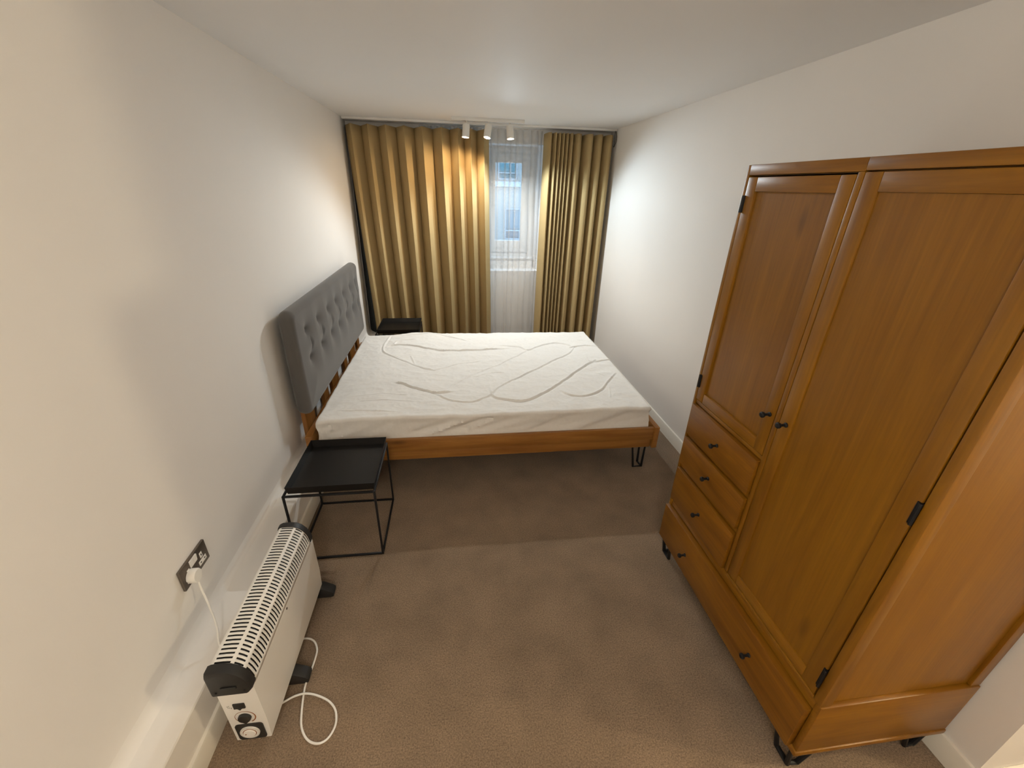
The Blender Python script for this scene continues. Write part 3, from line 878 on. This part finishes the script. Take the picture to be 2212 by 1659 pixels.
def door(y0, y1, z0, z1, fw, kn, hy, hzs, sy):
    fr = MB(); x1 = WX+0.022; xf = WX+0.0006
    o0, h0 = (y0, y1-fw) if sy < 0 else (y1-fw, y0)      # opening stile, hinge stile
    fr.box(xf, x1, o0, o0+fw, z0, z1, 0.0025)
    d = fr.build('door', OAK_Z, wd)
    MB().box(xf, x1, h0, h0+fw, z0, z1, 0.0025).build('door_stile', OAK_Z if sy < 0 else OAK_ZP, d)
    MB().box(xf+0.0003, x1, y0+fw+0.0003, y1-fw-0.0003, z1-0.048, z1, 0.0025).build('door_rail', OAK_Y, d)
    MB().box(xf+0.0003, x1, y0+fw+0.0003, y1-fw-0.0003, z0, z0+0.046, 0.0025).build('door_rail', OAK_Y, d)
    MB().box(xf+(0.010 if sy < 0 else 0.006), x1-0.002, y0+fw-0.004, y1-fw+0.004, z0+0.042, z1-0.044).build('door_panel', OAK_ZP, d)
    knob(d, *kn)
    for a, b_ in hzs: hinge(d, hy, a, b_, sy)
    return d
door(1.1365, 1.5955, 0.9715, 1.8885, 0.050, (1.159, 1.131), 1.597, ((1.768, 1.827), (1.030, 1.090)), -1)
door(0.6465, 1.1105, 0.4035, 1.8935, 0.052, (1.080, 1.134), 0.6445, ((1.750, 1.815), (1.111, 1.177), (0.446, 0.527)), 1)
def drawer(y0, y1, z0, z1, kn, proud=0.011, mat=OAK_Y2, back=0.30):
    m = MB(); m.box(WX-proud, WX+0.018, y0, y1, z0, z1, 0.0015)
    d = m.build('drawer', mat, wd)
    for ky, kz in kn: knob(d, ky, kz, WX-proud)
    return d
drawer(1.1375, 1.5935, 0.7905, 0.9460, ((1.360, 0.866),))
drawer(1.1375, 1.5935, 0.6195, 0.7660, ((1.358, 0.695),))
drawer(1.1375, 1.5935, 0.3970, 0.5880, ((1.355, 0.492),))
# base unit
MB().box(WX+0.004, WB, WY0-0.004, WY0+0.018, WZ0+0.022, WZM-0.001, 0.004).build('base_side', OAK_X, wd)
MB().box(WX+0.004, WB, WY1-0.018, WY1+0.002, WZ0+0.022, WZM-0.001, 0.003).build('base_side', OAK_X, wd)
MB().box(WX-0.002, WB, WY0-0.008, WY1+0.004, WZ0, WZ0+0.022, 0.004).build('base_board', OAK_Y, wd)
MB().box(WX+0.008, WX+0.03, WY0+0.018, WY1-0.018, 0.342, WZM-0.001, 0.003).build('base_rail', OAK_Y, wd)
MB().box(WX+0.03, WB-0.005, WY0+0.018, WY1-0.018, 0.36, WZM-0.001).build('base_top', OAK_X, wd)
MB().box(WB-0.014, WB-0.002, WY0+0.018, WY1-0.018, WZ0+0.022, WZM-0.03).build('base_back', OAK_ZP, wd)
drawer(WY0+0.0195, WY1-0.006, WZ0+0.016, 0.3385, ((1.362, 0.231), (0.873, 0.237)), 0.017)
def wleg(cx, cy, sx, sy):
    m = MB(); r = 0.007; z = WZ0
    m.tube([(cx+sx*0.0, cy+sy*0.075, z), (cx+sx*0.018, cy+sy*0.060, r), (cx+sx*0.018, cy+sy*0.006, r), (cx+sx*0.0, cy+sy*0.002, z)], r, 8)
    m.tube([(cx+sx*0.018, cy+sy*0.006, r), (cx+sx*0.055, cy+sy*0.004, r), (cx+sx*0.095, cy+sy*0.0, z)], r, 8)
    return m.build('leg', BLACK, wd, label='black hairpin leg')
wleg(WX+0.012, WY0+0.012, 1, 1); wleg(WX+0.012, WY1-0.012, 1, -1)
wleg(WB-0.03, WY0+0.012, -1, 1); wleg(WB-0.03, WY1-0.012, -1, -1)

# ------------------------------------------------------------------ convector heater
ht = thing('convector_heater', 'white portable convector heater with black end caps beside left wall', 'heater', (0.292, 1.21, 0.0))
HXL, HXR, Y0, Y1 = 0.234, 0.350, 0.897, 1.522
body = MB()
prof = [(HXL, 0.060), (0.344, 0.060), (0.3475, 0.064), (0.3525, 0.165), (0.3515, 0.352), (0.345, 0.358), (HXL, 0.358)]
body.poly_prism(prof, 'y', Y0, Y1)
bo = body.build('casing', WMET, ht, ang=20)
# curved slotted hood
hood = [(0.234, 0.352), (0.234, 0.440), (0.237, 0.452), (0.244, 0.4565), (0.250, 0.458), (0.275, 0.4585), (0.298, 0.456), (0.303, 0.4535), (0.308, 0.4505), (0.320, 0.442), (0.3305, 0.4305), (0.334, 0.4255), (0.337, 0.4205), (0.344, 0.404), (0.3485, 0.385), (0.3505, 0.370), (0.3515, 0.352)]
slotseg = {4, 5, 8, 9, 12, 13, 14}
rows = 40; gy0, gy1 = 0.910, 1.498; pit = (gy1-gy0)/rows
g = MB()
ys = [gy0]
for k in range(rows):
    ys += [gy0+pit*(k+0.29), gy0+pit*(k+0.74)]
ys.append(gy1)
GV = [[g.bm.verts.new((x, y, z)) for y in ys] for x, z in hood]
for i in range(len(hood)-1):
    for j in range(len(ys)-1):
        if i in slotseg and j % 2 == 1: continue
        g.bm.faces.new((GV[i][j], GV[i+1][j], GV[i+1][j+1], GV[i][j+1]))
go = g.build('grille', WMET, ht, ang=40)
solidify(go, 0.0016, -1)
MB().poly_prism([(0.240, 0.359), (0.346, 0.359), (0.344, 0.39), (0.332, 0.418), (0.315, 0.437), (0.295, 0.445), (0.240, 0.447)], 'y', 0.905, 1.503).build('inner_box', BPLAS, ht, label='dark inside seen through the slots')
def cap(yb, yf):
    m = MB()
    e = 0.004
    o = [(0.2305, 0.350), (0.2295, 0.440), (0.233, 0.455), (0.244, 0.4605), (0.275, 0.4625), (0.301, 0.4585), (0.323, 0.4445), (0.340, 0.4225), (0.3515, 0.391), (0.3555, 0.372), (0.354, 0.362), (0.343, 0.350)]
    cx, cz = 0.292, 0.395
    rings = []
    for y, s in ((yb, 1.0), (yb+(yf-yb)*0.72, 1.0), (yb+(yf-yb)*0.92, 0.965), (yf, 0.88)):
        rings.append([m.bm.verts.new((cx+(x-cx)*s, y, cz+(z-cz)*s if z > 0.36 or s > 0.99 else z)) for x, z in o])
    n = len(o)
    for k in range(len(rings)-1):
        for i in range(n):
            j = (i+1) % n
            m.bm.faces.new((rings[k][i], rings[k][j], rings[k+1][j], rings[k+1][i]))
    m.bm.faces.new(rings[-1]); m.bm.faces.new(list(reversed(rings[0])))
    # hand grip
    m.box(0.268, 0.316, min(yf, yf+(yf-yb)*0.15), max(yf, yf+(yf-yb)*0.15), 0.384, 0.392, 0.002)
    co = m.build('end_cap', BPLAS, ht, ang=40, label='black plastic end cap')
    for sx in (0.250, 0.334):
        s = MB(); s.lathe([(0.0035, 0.0), (0.0035, 0.002), (0.0, 0.002)], (sx, yf, 0.366), (0, yf-yb, 0), 10)
        s.build('screw', BLACK, co)
cap(0.912, 0.880); cap(1.496, 1.528)
# feet
for fy in (1.122, 1.515):
    f = MB(); f.poly_prism([(0.200, 0.0), (0.388, 0.0), (0.402, 0.006), (0.404, 0.024), (0.394, 0.036), (0.352, 0.062), (0.240, 0.062), (0.205, 0.036), (0.195, 0.020)], 'y', fy-0.024, fy+0.024)
    bmesh.ops.bevel(f.bm, geom=list(f.bm.edges), offset=0.004, segments=2, profile=0.5, affect='EDGES')
    f.build('foot', BPLAS, ht, label='black plastic foot')
# controls on the near end (faces -y)
yp = Y0
m = MB(); m.box(0.2675, 0.3035, yp-0.004, yp+0.002, 0.2455, 0.2720, 0.0015)
m.poly_prism([(0.277, 0.2465), (0.293, 0.2465), (0.285, 0.2370)], 'y', yp-0.0035, yp)
m.build('switch', BPLAS, ht, label='black rocker switch')
m = MB(); m.lathe([(0.0205, 0.0), (0.0205, 0.006), (0.019, 0.009), (0.0, 0.0095)], (0.2885, yp, 0.1920), (0, -1, 0), 28)
m.poly_prism([(0.2755, 0.1775), (0.3015, 0.1775), (0.2885, 0.1645)], 'y', yp-0.008, yp)
m.build('thermostat_dial', BPLAS, ht, label='black thermostat dial')
def ring(mb, cx, cz, r0, r1, y0, y1, a0=0, a1=360, seg=48, warp=None):
    st = [math.radians(a0+(a1-a0)*i/seg) for i in range(seg+1)]
    rows_ = []
    for i, a in enumerate(st):
        rr0 = r0; rr1 = r1 if warp is None else r0+(r1-r0)*warp(i/seg)
        ca, sa = math.cos(a), math.sin(a)
        rows_.append([mb.bm.verts.new((cx+rr*ca, y, cz+rr*sa)) for rr, y in ((rr0, y0), (rr0, y1), (rr1, y1), (rr1, y0))])
    for i in range(seg):
        for k in range(4):
            l = (k+1) % 4
            mb.bm.faces.new((rows_[i][k], rows_[i+1][k], rows_[i+1][l], rows_[i][l]))
m = MB(); ring(m, 0.2885, 0.1920, 0.0305, 0.0345, yp, yp-0.0006, 250, -60, 60, lambda t: 0.35+0.65*smoothstep(0.45, 0.9, t))
m.build('dial_scale', PRINT, ht, label='printed brown dial ring')
m = MB(); m.box(0.2450, 0.3345, yp-0.003, yp+0.002, 0.0640, 0.1530, 0.0)
vert = [e for e in m.bm.edges if abs(e.verts[0].co.x-e.verts[1].co.x) < 1e-6 and abs(e.verts[0].co.z-e.verts[1].co.z) < 1e-6]
bmesh.ops.bevel(m.bm, geom=vert, offset=0.012, segments=4, profile=0.5, affect='EDGES')
tp = m.build('timer', BPLAS, ht, label='black square timer plate')
m = MB(); ring(m, 0.2875, 0.1085, 0.0222, 0.0315, yp-0.003, yp-0.0070, 0, 360, 48)
m.build('timer_ring', WPLAS, tp, label='white timer ring')
m = MB(); ring(m, 0.2875, 0.1085, 0.0198, 0.0223, yp-0.003, yp-0.0074, 0, 360, 48)
m.build('timer_scale', PRINT, tp, label='brown timer scale')
m = MB(); m.lathe([(0.0199, 0.0), (0.0199, 0.0060), (0.0187, 0.0072), (0.0, 0.0072)], (0.2875, yp-0.003, 0.1085), (0, -1, 0), 32)
m.build('timer_knob', WPLAS, tp, label='white timer knob')
m = MB(); m.lathe([(0.0026, 0.0), (0.0026, 0.0008), (0.0, 0.0008)], (0.2760, yp-0.0102, 0.1075), (0, -1, 0), 10)
m.build('timer_dot', PRINT, tp)
m = MB()
for k in range(96):
    a = 2*PI*k/96
    if k % 2: continue
    ca, sa = math.cos(a), math.sin(a)
    p = Vector((0.2875+0.0290*ca, yp-0.0072, 0.1085+0.0290*sa)); t_ = Vector((-sa, 0, ca)); rr_ = Vector((ca, 0, sa))
    vs = [m.bm.verts.new(p+t_*u*0.0004+rr_*v*0.0022) for u, v in ((-1, -1), (1, -1), (1, 1), (-1, 1))]
    m.bm.faces.new(vs)
m.build('timer_marks', GPRINT, tp, kind='stuff')
m = MB()
for (px, pz, w_, h_) in ((0.2485, 0.2590, 0.0035, 0.0022), (0.2535, 0.2615, 0.0030, 0.0020), (0.2500, 0.2535, 0.0022, 0.0034), (0.2545, 0.2520, 0.0026, 0.0026), (0.2590, 0.2475, 0.0026, 0.0022), (0.2602, 0.2520, 0.0016, 0.0016)):
    m.box(px-w_/2, px+w_/2, yp-0.0006, yp, pz-h_/2, pz+h_/2)
m.build('printed_marks', GPRINT, ht, label='tiny grey printed marks')
m = MB(); m.lathe([(0.0045, 0.0), (0.0045, 0.002), (0.002, 0.003), (0.0, 0.002)], (0.3518, 1.185, 0.338), (1, 0, 0), 12)
m.build('screw', STEEL, ht)
# flex: plug on the wall socket, behind and under the heater, loop on the carpet
PLY, PLZ = 1.2545, 0.475
cord = catmull([(0.0365, 1.249, 0.450), (0.040, 1.243, 0.425), (0.060, 1.221, 0.370), (0.083, 1.192, 0.318), (0.101, 1.163, 0.286), (0.116, 1.128, 0.258), (0.137, 1.106, 0.222), (0.152, 1.105, 0.150), (0.166, 1.125, 0.060), (0.190, 1.170, 0.012), (0.225, 1.235, 0.005), (0.275, 1.277, 0.0045), (0.332, 1.289, 0.0045), (0.371, 1.273, 0.0045), (0.395, 1.235, 0.0045), (0.399, 1.199, 0.0045), (0.396, 1.140, 0.0045), (0.391, 1.090, 0.0045), (0.397, 1.040, 0.0045), (0.408, 0.985, 0.0045), (0.420, 0.945, 0.0045), (0.442, 0.911, 0.0045), (0.470, 0.889, 0.0045), (0.501, 0.882, 0.0045), (0.526, 0.893, 0.0045), (0.541, 0.920, 0.0045), (0.543, 0.950, 0.0045), (0.531, 0.985, 0.0045), (0.505, 1.014, 0.006), (0.470, 1.034, 0.009), (0.430, 1.048, 0.0125), (0.395, 1.053, 0.013), (0.360, 1.048, 0.010), (0.326, 1.034, 0.006), (0.285, 1.010, 0.012), (0.262, 0.985, 0.060)], 6)
co = MB().tube(cord, 0.0040, 8).build('power_cord', WPLAS, ht, label='white power cord looped on the carpet')
m = MB()
pp = []
for k in range(28):
    a = 2*PI*k/28
    yy, zz = math.cos(a), math.sin(a)
    rr = 0.027
    pp.append((PLY+rr*yy*(0.92 if zz < 0 else 1.0), PLZ+rr*zz*1.04))
o0 = [m.bm.verts.new((0.0125, y, z)) for y, z in pp]
o1 = [m.bm.verts.new((0.034, y, z)) for y, z in pp]
o2 = [m.bm.verts.new((0.040, PLY+(y-PLY)*0.88, PLZ+(z-PLZ)*0.88)) for y, z in pp]
for A, B in ((o0, o1), (o1, o2)):
    for i in range(28):
        j = (i+1) % 28
        m.bm.faces.new((A[i], A[j], B[j], B[i]))
m.bm.faces.new(o2); m.bm.faces.new(list(reversed(o0)))
pl = m.build('plug', WPLAS, co, label='white three-pin plug')

# ------------------------------------------------------------------ wall socket
ws = thing('wall_socket', 'double metal wall socket on left wall with a plug in it', 'socket', (0.0, 1.298, 0.488))
MB().box(0.0005, 0.011, 1.214, 1.381, 0.4405, 0.5345, 0.0025).build('faceplate', STEEL, ws)
for y0_, y1_ in ((1.2715, 1.2915), (1.2930, 1.3130)):
    MB().poly_prism([(0.0105, 0.4975), (0.0135, 0.4975), (0.0165, 0.5275), (0.0105, 0.5275)], 'y', y0_, y1_).build('switch', WPLAS, ws)
for cy_ in (1.3385, 1.2560):
    m = MB(); m.box(0.0105, 0.0125, cy_-0.0075, cy_+0.0075, 0.4820, 0.5065, 0.001); m.build('earth_insert', WPLAS, ws)
    m = MB(); m.box(0.0105, 0.0125, cy_-0.0235, cy_+0.0235, 0.4570, 0.4765, 0.001); m.build('pin_insert', WPLAS, ws)
    m = MB(); m.box(0.0124, 0.0128, cy_-0.0025, cy_+0.0025, 0.4905, 0.4990)
    for s_ in (-1, 1): m.box(0.0124, 0.0128, cy_+s_*0.0125-0.0040, cy_+s_*0.0125+0.0040, 0.4650, 0.4695)
    m.build('pin_holes', BLACK, ws)
